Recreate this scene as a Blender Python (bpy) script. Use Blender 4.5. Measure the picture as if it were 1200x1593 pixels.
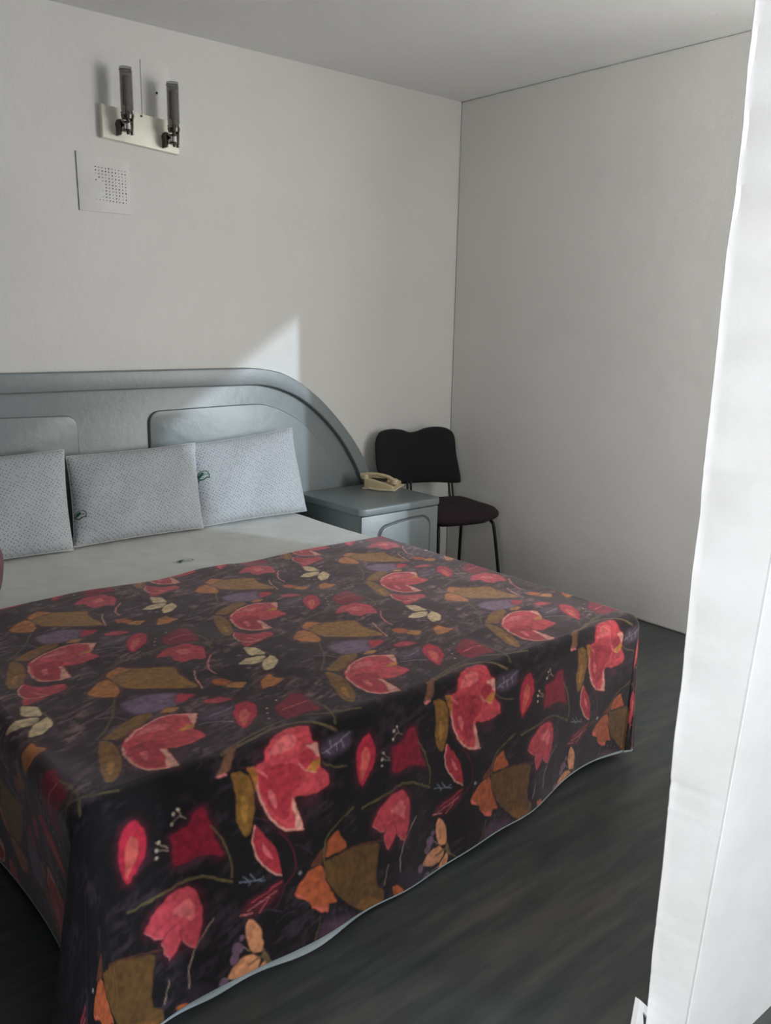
import bpy, bmesh, math, random
import numpy as np
from mathutils import Vector, Matrix
for o in list(bpy.data.objects): bpy.data.objects.remove(o, do_unlink=True)
S = bpy.context.scene; COL = S.collection
PI = math.pi
random.seed(4)

# ------------------------------------------------------------ camera
cam = bpy.data.cameras.new('camera'); co = bpy.data.objects.new('camera', cam); COL.objects.link(co)
rt = Vector((0.76564393, -0.6429846, 0.01897821)); up = Vector((0.12542385, 0.17815711, 0.97597587)); fw = Vector((0.63091856, 0.74486969, -0.21705051))
M = Matrix((rt, up, -fw)).transposed().to_4x4(); M.translation = Vector((-3.74356, -3.81739, 1.48835)); co.matrix_world = M
cam.sensor_fit = 'HORIZONTAL'; cam.sensor_width = 36; cam.lens = 1341.83/1200*36; cam.clip_start = .05; cam.clip_end = 200
S.camera = co
# ------------------------------------------------------------ light and exposure
S.view_settings.view_transform = 'Standard'; S.view_settings.look = 'None'; S.view_settings.gamma = 1; S.view_settings.use_curve_mapping = False
S.view_settings.exposure = 0.0
w = bpy.data.worlds.new('daylight'); S.world = w; w.use_nodes = True
w.node_tree.nodes['Background'].inputs[0].default_value = (.80, .88, 1, 1); w.node_tree.nodes['Background'].inputs[1].default_value = 1.0
def light(name, kind, loc, target, energy, color, **k):
    l = bpy.data.lights.new(name, kind); o = bpy.data.objects.new(name, l); COL.objects.link(o); o.location = loc
    o.rotation_euler = (Vector(target)-Vector(loc)).to_track_quat('-Z', 'Y').to_euler(); l.energy = energy; l.color = color
    for a, b in k.items(): setattr(l, a, b)
    return o
light('low_sun_glow', 'SUN', (2.5, -8, 2.7), (2.5-.445, -8+1, 2.7-.285), 1.5, (.72, .86, 1), angle=math.radians(.8))
light('window_daylight', 'AREA', (1.15, -4.75, 1.75), (-1.2, 0, 1.4), 104, (1, .975, .945), shape='RECTANGLE', size=1.5, size_y=1.7)
light('window_fill', 'AREA', (-.22, -2.96, 1.5), (-.9, -1.0, 2.0), 15.5, (1, .99, .965), shape='RECTANGLE', size=1.0, size_y=1.7)  # unseen fill lamp added at the window to brighten walls and ceiling
light('hall_daylight', 'AREA', (-5.6, -4.35, 1.9), (-2.3, -3.1, 1.2), 104, (.985, .99, 1), shape='RECTANGLE', size=1.2, size_y=1.8)

light('hall_fill_spot', 'SPOT', (-1.45, -5.3, 2.1), (-1.62, -3.1, 1.0), 300, (1, 1, 1), spot_size=math.radians(48), spot_blend=.35, shadow_soft_size=.12)  # unseen spot added to brighten the hall face of the jamb

# ------------------------------------------------------------ helpers
def lin(*c):
    f = lambda v: v/12.92 if v <= .04045 else ((v+.055)/1.055)**2.4
    return tuple(f(x/255) for x in c)
def tag(o, label=None, cat=None, group=None, kind=None):
    if label: o['label'] = label
    if cat: o['category'] = cat
    if group: o['group'] = group
    if kind: o['kind'] = kind
    return o
def empty(name, loc=(0, 0, 0), **k):
    o = bpy.data.objects.new(name, None); COL.objects.link(o); o.location = loc; o.empty_display_size = .1
    return tag(o, **k)
def link(name, me, mat, parent=None, smooth=False, **k):
    o = bpy.data.objects.new(name, me); COL.objects.link(o)
    if mat is not None and not me.materials: me.materials.append(mat)
    if parent is not None: o.parent = parent; o.matrix_parent_inverse = Matrix.Translation(-Vector(parent.location))
    if smooth: me.polygons.foreach_set('use_smooth', [True]*len(me.polygons))
    return tag(o, **k)
def done(name, bm, mat, parent=None, smooth=False, **k):
    bmesh.ops.recalc_face_normals(bm, faces=bm.faces)
    me = bpy.data.meshes.new(name); bm.to_mesh(me); bm.free()
    return link(name, me, mat, parent, smooth, **k)
def autosmooth(o, ang=40):
    me = o.data; me.polygons.foreach_set('use_smooth', [True]*len(me.polygons))
    me.set_sharp_from_angle(angle=math.radians(ang))
    return o
def box(bm, lo, hi, bev=0, seg=2):
    lo, hi = Vector(lo), Vector(hi)
    r = bmesh.ops.create_cube(bm, size=1, matrix=Matrix.Translation((lo+hi)/2) @ Matrix.Diagonal((*(hi-lo), 1)))
    if bev:
        es = list({e for v in r['verts'] for e in v.link_edges})
        bmesh.ops.bevel(bm, geom=es, offset=bev, segments=seg, affect='EDGES', profile=.5)
def cyl(bm, a, b, r0, r1=None, n=20, caps=True):
    a, b = Vector(a), Vector(b); d = b-a
    m = Matrix.Translation((a+b)/2) @ d.to_track_quat('Z', 'Y').to_matrix().to_4x4()
    return bmesh.ops.create_cone(bm, cap_ends=caps, segments=n, radius1=r0, radius2=r0 if r1 is None else r1, depth=d.length, matrix=m)
def tube(bm, pts, r, n=10, closed=False):
    pts = [Vector(p) for p in pts]; rings = []
    rr = r if isinstance(r, (list, tuple)) else [r]*len(pts)
    nrm = None
    for i, p in enumerate(pts):
        a = pts[i-1] if (i or closed) else p; b = pts[(i+1) % len(pts)] if (i < len(pts)-1 or closed) else p
        t = (b-a).normalized()
        if nrm is None: nrm = t.orthogonal().normalized()
        nrm = (nrm - t*nrm.dot(t)).normalized(); bi = t.cross(nrm)
        rings.append([bm.verts.new(p+rr[i]*(math.cos(2*PI*k/n)*nrm+math.sin(2*PI*k/n)*bi)) for k in range(n)])
    m = len(rings)
    for i in range(m if closed else m-1):
        A, B = rings[i], rings[(i+1) % m]
        for k in range(n): bm.faces.new((A[k], A[(k+1) % n], B[(k+1) % n], B[k]))
    if not closed: bm.faces.new(rings[0][::-1]); bm.faces.new(rings[-1])
def arc(cx, cy, rx, ry, a0, a1, n):
    return [(cx+rx*math.cos(math.radians(a0+(a1-a0)*i/n)), cy+ry*math.sin(math.radians(a0+(a1-a0)*i/n))) for i in range(n+1)]
def spline(P, n=8):
    out = []
    P = [Vector(p) for p in P]
    for i in range(len(P)-1):
        p0 = P[max(i-1, 0)]; p1 = P[i]; p2 = P[i+1]; p3 = P[min(i+2, len(P)-1)]
        for k in range(n):
            t = k/n
            out.append(.5*((2*p1)+(p2-p0)*t+(2*p0-5*p1+4*p2-p3)*t*t+(3*p1-p0-3*p2+p3)*t**3))
    return out+[P[-1]]
def prism(bm, pts, y0, y1, bev=0, seg=2, plane='xz', bevback=False):
    """extrude an outline; plane xz -> along y (y1 is the front face), xy -> along z (y1 top)"""
    f3 = (lambda p, d: (p[0], d, p[1])) if plane == 'xz' else (lambda p, d: (p[0], p[1], d))
    A = [bm.verts.new(f3(p, y0)) for p in pts]; B = [bm.verts.new(f3(p, y1)) for p in pts]
    n = len(pts); fs = [bm.faces.new(A), bm.faces.new(B)]
    for i in range(n): fs.append(bm.faces.new((A[i], A[(i+1) % n], B[(i+1) % n], B[i])))
    bmesh.ops.recalc_face_normals(bm, faces=fs)
    if bev:
        es = [e for e in fs[1].edges]+([e for e in fs[0].edges] if bevback else [])
        bmesh.ops.bevel(bm, geom=es, offset=bev, segments=seg, affect='EDGES', profile=.5)

# ------------------------------------------------------------ materials
class NT:
    def __init__(s, name, color=(.5, .5, .5), rough=.6, metal=0, **kw):
        s.m = bpy.data.materials.new(name); s.m.use_nodes = True; s.t = s.m.node_tree; s.n = s.t.nodes; s.b = s.n['Principled BSDF']
        s.b.inputs['Base Color'].default_value = (*color, 1); s.b.inputs['Roughness'].default_value = rough; s.b.inputs['Metallic'].default_value = metal
        for k, v in kw.items(): s.b.inputs[k.replace('_', ' ')].default_value = v
    def new(s, t, **k):
        n = s.n.new(t)
        for a, b in k.items():
            if hasattr(n, a): setattr(n, a, b)
            else: n.inputs[a].default_value = b
        return n
    def lk(s, a, b): s.t.links.new(a, b)
    def coord(s, scale=(1, 1, 1), rot=(0, 0, 0)):
        c = s.new('ShaderNodeTexCoord'); mp = s.new('ShaderNodeMapping'); mp.inputs['Scale'].default_value = scale; mp.inputs['Rotation'].default_value = rot
        s.lk(c.outputs['Object'], mp.inputs[0]); return mp.outputs[0]
    def noise(s, co_, scale, detail=4, rough=.6):
        n = s.new('ShaderNodeTexNoise'); n.inputs['Scale'].default_value = scale; n.inputs['Detail'].default_value = detail; n.inputs['Roughness'].default_value = rough
        s.lk(co_, n.inputs['Vector']); return n.outputs['Fac']
    def ramp(s, f, stops):
        r = s.new('ShaderNodeValToRGB'); e = r.color_ramp.elements
        while len(e) < len(stops): e.new(.5)
        for i, (p, c) in enumerate(stops): e[i].position = p; e[i].color = (*c, 1) if len(c) == 3 else c
        s.lk(f, r.inputs[0]); return r.outputs[0]
    def bump(s, f, strength, dist=.01):
        b = s.new('ShaderNodeBump'); b.inputs['Strength'].default_value = strength; b.inputs['Distance'].default_value = dist
        s.lk(f, b.inputs['Height'])
        if s.b.inputs['Normal'].is_linked: s.lk(s.b.inputs['Normal'].links[0].from_socket, b.inputs['Normal'])
        s.lk(b.outputs[0], s.b.inputs['Normal'])
    def col(s, o): s.lk(o, s.b.inputs['Base Color'])
def plaster(name, c, var=.03, bump=.5):
    t = NT(name, c, .85); co_ = t.coord()
    a = t.noise(co_, 1.7, 5, .6)
    lo = tuple(max(0, x-var) for x in c); hi = tuple(x+var*.6 for x in c)
    t.col(t.ramp(a, [(.3, lo), (.7, hi)]))
    t.bump(t.noise(co_, 9, 4, .6), .25, .02)
    t.bump(t.noise(co_, 130, 5, .7), bump, .003)
    return t.m
M_wall = plaster('white_roller_plaster', (.77, .76, .725))
M_wall_dim = plaster('bounce_cut_plaster', (.20, .18, .16))  # for unseen left walls, made dark to cut bounce light on the bed
M_ceil = plaster('ceiling_paint', (.83,.83,.81), .02)
def jamb_mat():
    t = NT('jamb_white_paint', (.86, .87, .88), .55); co_ = t.coord()
    t.col(t.ramp(t.noise(co_, 5, 5, .6), [(.25, (.80, .80, .78)), (.6, (.88, .885, .89))]))
    t.bump(t.noise(co_, 60, 5, .7), .3, .003)
    return t.m
M_jamb = jamb_mat()
def floor_mat():
    t = NT('dark_wood_look_floor', (.05, .05, .05), .5); co_ = t.coord((1.1, 9, 1)); c2 = t.coord((1, 2.2, 1))
    f = t.noise(co_, 2.2, 8, .65); g = t.noise(c2, 2.5, 4, .6)
    a = t.ramp(f, [(.28, (.030, .038, .039)), (.5, (.056, .064, .063)), (.72, (.094, .096, .089))])
    b = t.ramp(g, [(.35, (.75, .85, .85)), (.65, (1.25, 1.12, 1.08))])
    mx = t.new('ShaderNodeMix', data_type='RGBA', blend_type='MULTIPLY'); mx.inputs[0].default_value = 1
    t.lk(a, mx.inputs[6]); t.lk(b, mx.inputs[7]); t.col(mx.outputs[2])
    t.bump(f, .25, .003); t.b.inputs['Roughness'].default_value = .42
    return t.m
M_floor = floor_mat()
def grey_paint():
    t = NT('grey_gloss_paint', (.21,.245,.25), .40, Specular_IOR_Level=.8); co_ = t.coord()
    t.col(t.ramp(t.noise(co_, 3, 4, .6), [(.3, (.168, .20, .203)), (.7, (.20, .233, .238))]))
    t.bump(t.noise(co_, 25, 4, .6), .3, .004); t.bump(t.noise(co_, 180, 3, .6), .15, .002)
    return t.m
M_grey = grey_paint()
def plainm(name, c, rough=.5, metal=0, bump=0, bs=200, **k):
    t = NT(name, c, rough, metal, **k)
    co_ = t.coord(); v = t.noise(co_, 12, 4, .6)
    t.col(t.ramp(v, [(.3, tuple(x*.93 for x in c)), (.7, tuple(min(1, x*1.05) for x in c))]))
    if bump: t.bump(t.noise(co_, bs, 4, .6), bump, .002)
    return t.m
M_sheet = plainm('white_cotton_sheet', (.60, .61, .57), .9, bump=.3, bs=60, Sheen_Weight=.2)
M_black = plainm('black_fabric', (.011, .010, .012), .95, bump=.5, bs=600)
M_maroon = plainm('dark_maroon_fabric', (.020, .009, .012), .95, bump=.5, bs=600)
M_bmetal = plainm('black_metal', (.015, .016, .017), .35, .6)
M_beige = plainm('aged_beige_plastic', (.62, .50, .31), .4)
M_beige2 = plainm('pale_beige_plastic', (.75, .66, .47), .4)
M_groove = plainm('shadowed_grey_paint', (.07, .08, .085), .6)
M_dark = plainm('dark_recess', (.02, .016, .012), .8)
M_brass = plainm('cream_satin_metal', (.90, .875, .75), .45, .08)
M_chrome = plainm('tarnished_dark_metal', (.10, .09, .08), .3, .85)
M_silver = plainm('polished_metal', (.8, .8, .78), .2, .9)
M_cover = plainm('painted_white_board', (.77, .76, .725), .75, bump=.3, bs=90)
M_green = plainm('green_print', (.012, .085, .045), .8)
M_hem = plainm('grey_hem_binding', (.30, .35, .36), .9, bump=.5, bs=300)
M_mauve = plainm('mauve_fabric', (.20, .115, .125), .95, bump=.5, bs=400)
M_base = plainm('dark_bed_base', (.05, .045, .045), .9)
M_rub = plainm('rubber', (.012, .012, .012), .8)
def smoked():
    t = NT('smoked_glass', (.10, .095, .085), .15, Alpha=.40)
    return t.m
M_smoke = smoked()
M_frost = plainm('frosted_inner_glass', (.66, .58, .50), .6)
def dotted():
    t = NT('dotted_pillow_cotton', (.75, .76, .77), .9, Sheen_Weight=.2)
    uvn = t.new('ShaderNodeUVMap'); mp = t.new('ShaderNodeMapping'); t.lk(uvn.outputs[0], mp.inputs[0])
    mp.inputs['Rotation'].default_value = (0, 0, .6)
    vo = t.new('ShaderNodeTexVoronoi'); vo.inputs['Scale'].default_value = 80; vo.inputs['Randomness'].default_value = .25
    t.lk(mp.outputs[0], vo.inputs['Vector'])
    big = t.noise(mp.outputs[0], 60, 2)
    t.col(t.ramp(vo.outputs['Distance'], [(.20, (.22, .245, .27)), (.30, (.455, .48, .50))]))
    co_ = t.coord(); t.bump(t.noise(co_, 14, 3, .5), .35, .02); t.bump(t.noise(co_, 300, 3), .2, .002)
    return t.m
M_dots = dotted()

# ------------------------------------------------------------ the room
H = 2.717
def slab(name, lo, hi, mat): 
    bm = bmesh.new(); box(bm, lo, hi); return done(name, bm, mat, kind='structure')
slab('floor', (-6.2, -7, -.12), (.8, .2, 0), M_floor)
slab('ceiling', (-6.2, -3.15, H), (.8, .2, H+.12), M_ceil)
slab('ceiling_hall', (-6.2, -7, H), (-.85, -3.15, H+.12), M_ceil)
slab('wall_back', (-4.95, 0, 0), (.15, .15, H), M_wall)
slab('wall_left', (-4.95, -3.0, 0), (-4.8, 0, H), M_wall_dim)
# right wall stops short of the window recess
bm = bmesh.new(); box(bm, (0, -2.55, 0), (.15, 0, H), .012, 3); done('wall_right', bm, M_wall, kind='structure')
slab('wall_recess', (.6, -3.0, 0), (.75, -2.4, H), M_wall)
slab('trim_recess', (.15, -2.55, 0), (.6, -2.4, H), M_wall)
# the front wall: jamb end (uneven plaster edge, reveal, seam) + window opening
K = 1.06
CX, CY = -3.7436, -3.8174
EDGE = [(-1.0, -2.4257999999999997), (0.2283, -2.4248), (0.3296, -2.427), (0.513, -2.421), (0.6447, -2.4229), (0.7644, -2.4255), (0.8738, -2.4189), (0.9643, -2.4199), (1.078, -2.4212), (1.1767, -2.4145), (1.2557, -2.4188), (1.3214, -2.4169), (1.4164, -2.4148), (1.5299, -2.415), (1.6123, -2.4136), (1.6683, -2.4072), (1.7222, -2.4046), (1.7975, -2.4028), (1.8756, -2.4068), (1.9697, -2.4032), (2.8, -2.4032)]
def edge_x(z):
    for (a, xa), (b, xb) in zip(EDGE, EDGE[1:]):
        if z <= b: return xa+(xb-xa)*(z-a)/(b-a)
    return EDGE[-1][1]
rj = random.Random(11)
bumps = [(rj.uniform(.1, 2.6), rj.uniform(.004, .012), rj.uniform(-.0012, .0014)) for _ in range(70)]
def jag(z): return sum(a*math.exp(-((z-c)/s)**2) for c, s, a in bumps)
def wall_front_right():
    bm = bmesh.new(); xe = -.80; yb = -3.0; rows = []
    N = 420
    for i in range(N+1):
        z = H*i/N
        # the pixel column was measured on the plane 0.75 m from the camera; the jamb stands K times as far
        zs = 1.488+(z-1.488)/K
        X = CX+(edge_x(zs)-CX)*K+jag(z); Y = CY+.75*K
        ys = (-3.133-(zs-.0)*.0593); X2 = CX+(-2.41-CX)*K; Y2 = CY+(ys-CY)*K
        Y2 = max(Y2, -3.30)
        ring = [(xe, yb), (X+.12, yb), (X+.03, Y+.001), (X+.010, Y-.001), (X+.002, Y-.0035), (X, Y-.006), (X+.0035+.0012*math.sin(z*53), Y-.013), (X+.001+(X2-X)*.3, Y-.022),
                (X2, Y2+.0025), (X2+.007, Y2+.0015), (X2+.007, Y2-.0015), (X2+.001, Y2-.0035), (X2+.012, Y2-.007), (X2+.25, Y2-.03), (xe, Y2-.04)]
        rows.append([bm.verts.new((x, y, z)) for x, y in ring])
    for A, B in zip(rows, rows[1:]):
        n = len(A)
        for k in range(n): bm.faces.new((A[k], A[(k+1) % n], B[(k+1) % n], B[k]))
    bm.faces.new(rows[0]); bm.faces.new(rows[-1])
    return autosmooth(done('wall_front', bm, M_jamb, kind='structure'), 50)
wall_front_right()
slab('wall_front_sill', (-.80, -3.15, 0), (.60, -3.0, .55), M_wall)
slab('wall_front_head', (-.80, -3.15, 2.45), (.60, -3.0, H), M_wall)
slab('wall_front_end', (.36, -3.15, .55), (.60, -3.0, 2.45), M_wall)
slab('wall_front_left', (-4.95, -3.15, 0), (-3.78, -3.0, H), M_wall_dim)
bm = bmesh.new(); box(bm, (-.82, -3.17, .52), (.37, -2.95, .555), .006); done('window_1', bm, M_cover, kind='structure')
# broken plaster at the foot of the jamb
bm = bmesh.new(); prism(bm, [(-2.3763, 0.1606), (-2.3357, 0.1161), (-2.2900, 0.0628), (-2.2685, 0.0179), (-2.3160, 0.0463), (-2.3196, 0.0706), (-2.3455, 0.1046), (-2.3619, 0.1234), (-2.3551, 0.0915), (-2.3566, 0.0705), (-2.3862, 0.0882)], CY+.75*K+.006, CY+.75*K-.006, .001)
done('trim_1', bm, M_jamb, kind='structure')
# hall outside the doorway
slab('wall_hall_left', (-6.2, -7, 0), (-6.05, -3.0, H), M_wall)
slab('wall_hall_corner', (-6.05, -3.15, 0), (-4.95, -3.0, H), M_wall)
slab('wall_hall_right', (-.95, -7, 0), (-.85, -3.15, H), M_wall)
# unseen blocker added outside the window, shaped to cut the sun patch
bm = bmesh.new()
def outdoor(pts): prism(bm, pts, -5.35, -5.25)
# boundary ray through wall point (x,z) reaches y=-5.3 at (x+.445*5.3, z+.285*5.3)
def back(x, z): return (x+.445*5.3, z+.285*5.3)
A = back(-1.15, 1.475); B = back(-1.98, .93); 
outdoor([(-1.5, 5.2), (-1.5, .0), (B[0], 0), B, A, (5.2, A[1]+(5.2-A[0])*.66), (5.2, 6)])
done('sun_blocker', bm, M_wall, kind='structure')

# ------------------------------------------------------------ headboard
hb = empty('headboard', (-2.19, -.03, 0), label='long grey-painted arched headboard fixed to the wall behind the pillows', cat='headboard')
CXH = -2.19
half = [(-1.46, 1.243), (-1.38, 1.236), (-1.27, 1.213), (-1.15, 1.155), (-1.026, 1.066), (-.896, .943), (-.775, .80), (-.69, .66), (-.645, .56)]
half_in = [(-1.44, 1.160), (-1.37, 1.153), (-1.27, 1.128), (-1.15, 1.075), (-1.026, .985), (-.897, .856), (-.795, .71), (-.735, .59), (-.72, .56)]
def sm2(P): return [(p.x, p.z) for p in spline([(a, 0, b) for a, b in P], 6)]
def mirror(P): return [(2*CXH-x, z) for x, z in P][::-1]
O = sm2(half); I = sm2(half_in)
out = mirror(O)+O; inn = mirror(I)+I
bm = bmesh.new(); prism(bm, out+[(O[-1][0], .02), (2*CXH-O[-1][0], .02)], -.001, -.034, .003)
autosmooth(done('back_panel', bm, M_grey, hb))
def band(bm, P, Q, y0, y1, bev):   # moulding between two outlines of equal length
    n = len(P); A = [[bm.verts.new((x, y, z)) for x, z in L] for L, y in ((P, y0), (P, y1), (Q, y1), (Q, y0))]
    fs = []
    for k in range(4):
        U, V = A[k], A[(k+1) % 4]
        for i in range(n-1): fs.append(bm.faces.new((U[i], U[i+1], V[i+1], V[i])))
    fs.append(bm.faces.new([A[k][0] for k in range(4)])); fs.append(bm.faces.new([A[k][-1] for k in range(4)]))
    bmesh.ops.recalc_face_normals(bm, faces=fs)
    vs = set(A[1]) | set(A[2])
    es = [e for e in bm.edges if e.verts[0] in vs and e.verts[1] in vs and (e.verts[0] in set(A[1])) == (e.verts[1] in set(A[1]))]
    bmesh.ops.bevel(bm, geom=es, offset=bev, segments=3, affect='EDGES', profile=.5)
bm = bmesh.new(); band(bm, out, inn, -.030, -.062, .006); autosmooth(done('arch_moulding', bm, M_grey, hb), 50)
pr = [(-2.0, .45), (-2.0, 1.0)]+[(-2.0+.05*(1-math.cos(a)), 1.0+.055*math.sin(a)) for a in [PI/12*k for k in range(1, 7)]]
top = sm2([(-1.90, 1.056), (-1.45, 1.062), (-1.33, 1.045), (-1.23, 1.005), (-1.12, .935), (-1.0, .81), (-.93, .69), (-.90, .60), (-.90, .45)])
pr = pr+top
for P in (pr, [(2*CXH-x+.045, z) for x, z in pr]):
    bm = bmesh.new(); prism(bm, P, -.030, -.050, .006, 3); autosmooth(done('raised_panel', bm, M_grey, hb), 50)

# ------------------------------------------------------------ bed
XL, XR, YF, ZB = -3.2226, -1.2726, 2.2731, .5307
XM = (XL+XR)/2
bed = empty('bed', (XM, -1.2, 0), label='king-size bed base and mattress under the sheet and floral bedspread', cat='bed')
bm = bmesh.new(); box(bm, (XL+.10, -YF+.10, .04), (XR-.10, -.09, .27), .02); autosmooth(done('bed_base', bm, M_base, bed))
for sx in (XL+.2, XR-.2):
    for y in (-YF+.2, -.25):
        bm = bmesh.new(); cyl(bm, (sx, y, 0), (sx, y, .045), .025); done('leg', bm, M_rub, bed)
bm = bmesh.new(); box(bm, (XL+.035, -YF+.035, .27), (XR-.035, -.085, ZB-.025), .05, 4); autosmooth(done('mattress', bm, M_sheet, bed))

def np_mesh(name, V, F, mat, smooth=True, colors=None, parent=None, **k):
    me = bpy.data.meshes.new(name); V = np.asarray(V, np.float32); F = np.asarray(F, np.int32)
    me.vertices.add(len(V)); me.vertices.foreach_set('co', V.ravel())
    me.loops.add(F.size); me.loops.foreach_set('vertex_index', F.ravel())
    me.polygons.add(len(F)); me.polygons.foreach_set('loop_start', np.arange(0, F.size, 4, dtype=np.int32))
    me.update(calc_edges=True)
    if smooth: me.polygons.foreach_set('use_smooth', np.ones(len(F), bool))
    if colors is not None:
        a = me.color_attributes.new('print', 'FLOAT_COLOR', 'POINT')
        c = np.ones((len(V), 4), np.float32); c[:, :3] = colors; a.data.foreach_set('color', c.ravel())
    me.validate(); me.update()
    return link(name, me, mat, parent, **k)
def gridfaces(nu, nv):
    i = np.arange(nu-1)[:, None]*nv+np.arange(nv-1)[None, :]
    return np.stack([i, i+nv, i+nv+1, i+1], -1).reshape(-1, 4)

# smooth value noise for cloth undulation
def vnoise(x, y, seed, s):
    r = np.random.RandomState(seed); T = r.rand(64, 64)
    x = x/s+100; y = y/s+100; xi = np.floor(x).astype(int); yi = np.floor(y).astype(int); fx = x-xi; fy = y-yi
    fx = fx*fx*(3-2*fx); fy = fy*fy*(3-2*fy)
    g = lambda a, b: T[a % 64, b % 64]
    return (g(xi, yi)*(1-fx)+g(xi+1, yi)*fx)*(1-fy)+(g(xi, yi+1)*(1-fx)+g(xi+1, yi+1)*fx)*fy

# the white fitted sheet, seen between pillows and bedspread
nu, nv = 260, 130
U, Vv = np.meshgrid(np.linspace(XL-.30, XR+.30, nu), np.linspace(-1.02, -.075, nv), indexing='ij')
X = np.clip(U, XL+.012, XR-.012); over = np.abs(U-X)
R_ = .05
ex = np.maximum(np.abs(U-XM)-((XR-XL)/2-.012-R_), 0)          # distance past the start of the rounding
th = np.minimum(ex/R_, PI/2)
Xs = np.sign(U-XM)*(((XR-XL)/2-.012-R_)+R_*np.sin(th))+XM
Zs = ZB-.012-R_*(1-np.cos(th))-np.maximum(ex-R_*PI/2, 0)
Xs = np.where(ex > 0, Xs, U)
Zs = Zs+(vnoise(U, Vv, 5, .16)-.5)*.006+(vnoise(U, Vv, 6, .05)-.5)*.002*(ex == 0)
Zs = Zs+.012*np.exp(-((Vv+.30)/.10)**2)*(ex == 0)*0
np_mesh('fitted_sheet', np.stack([Xs, Vv, Zs], -1).reshape(-1, 3), gridfaces(nu, nv), M_sheet, label='plain white sheet on the bed between the pillows and the bedspread', cat='sheet')

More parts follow.
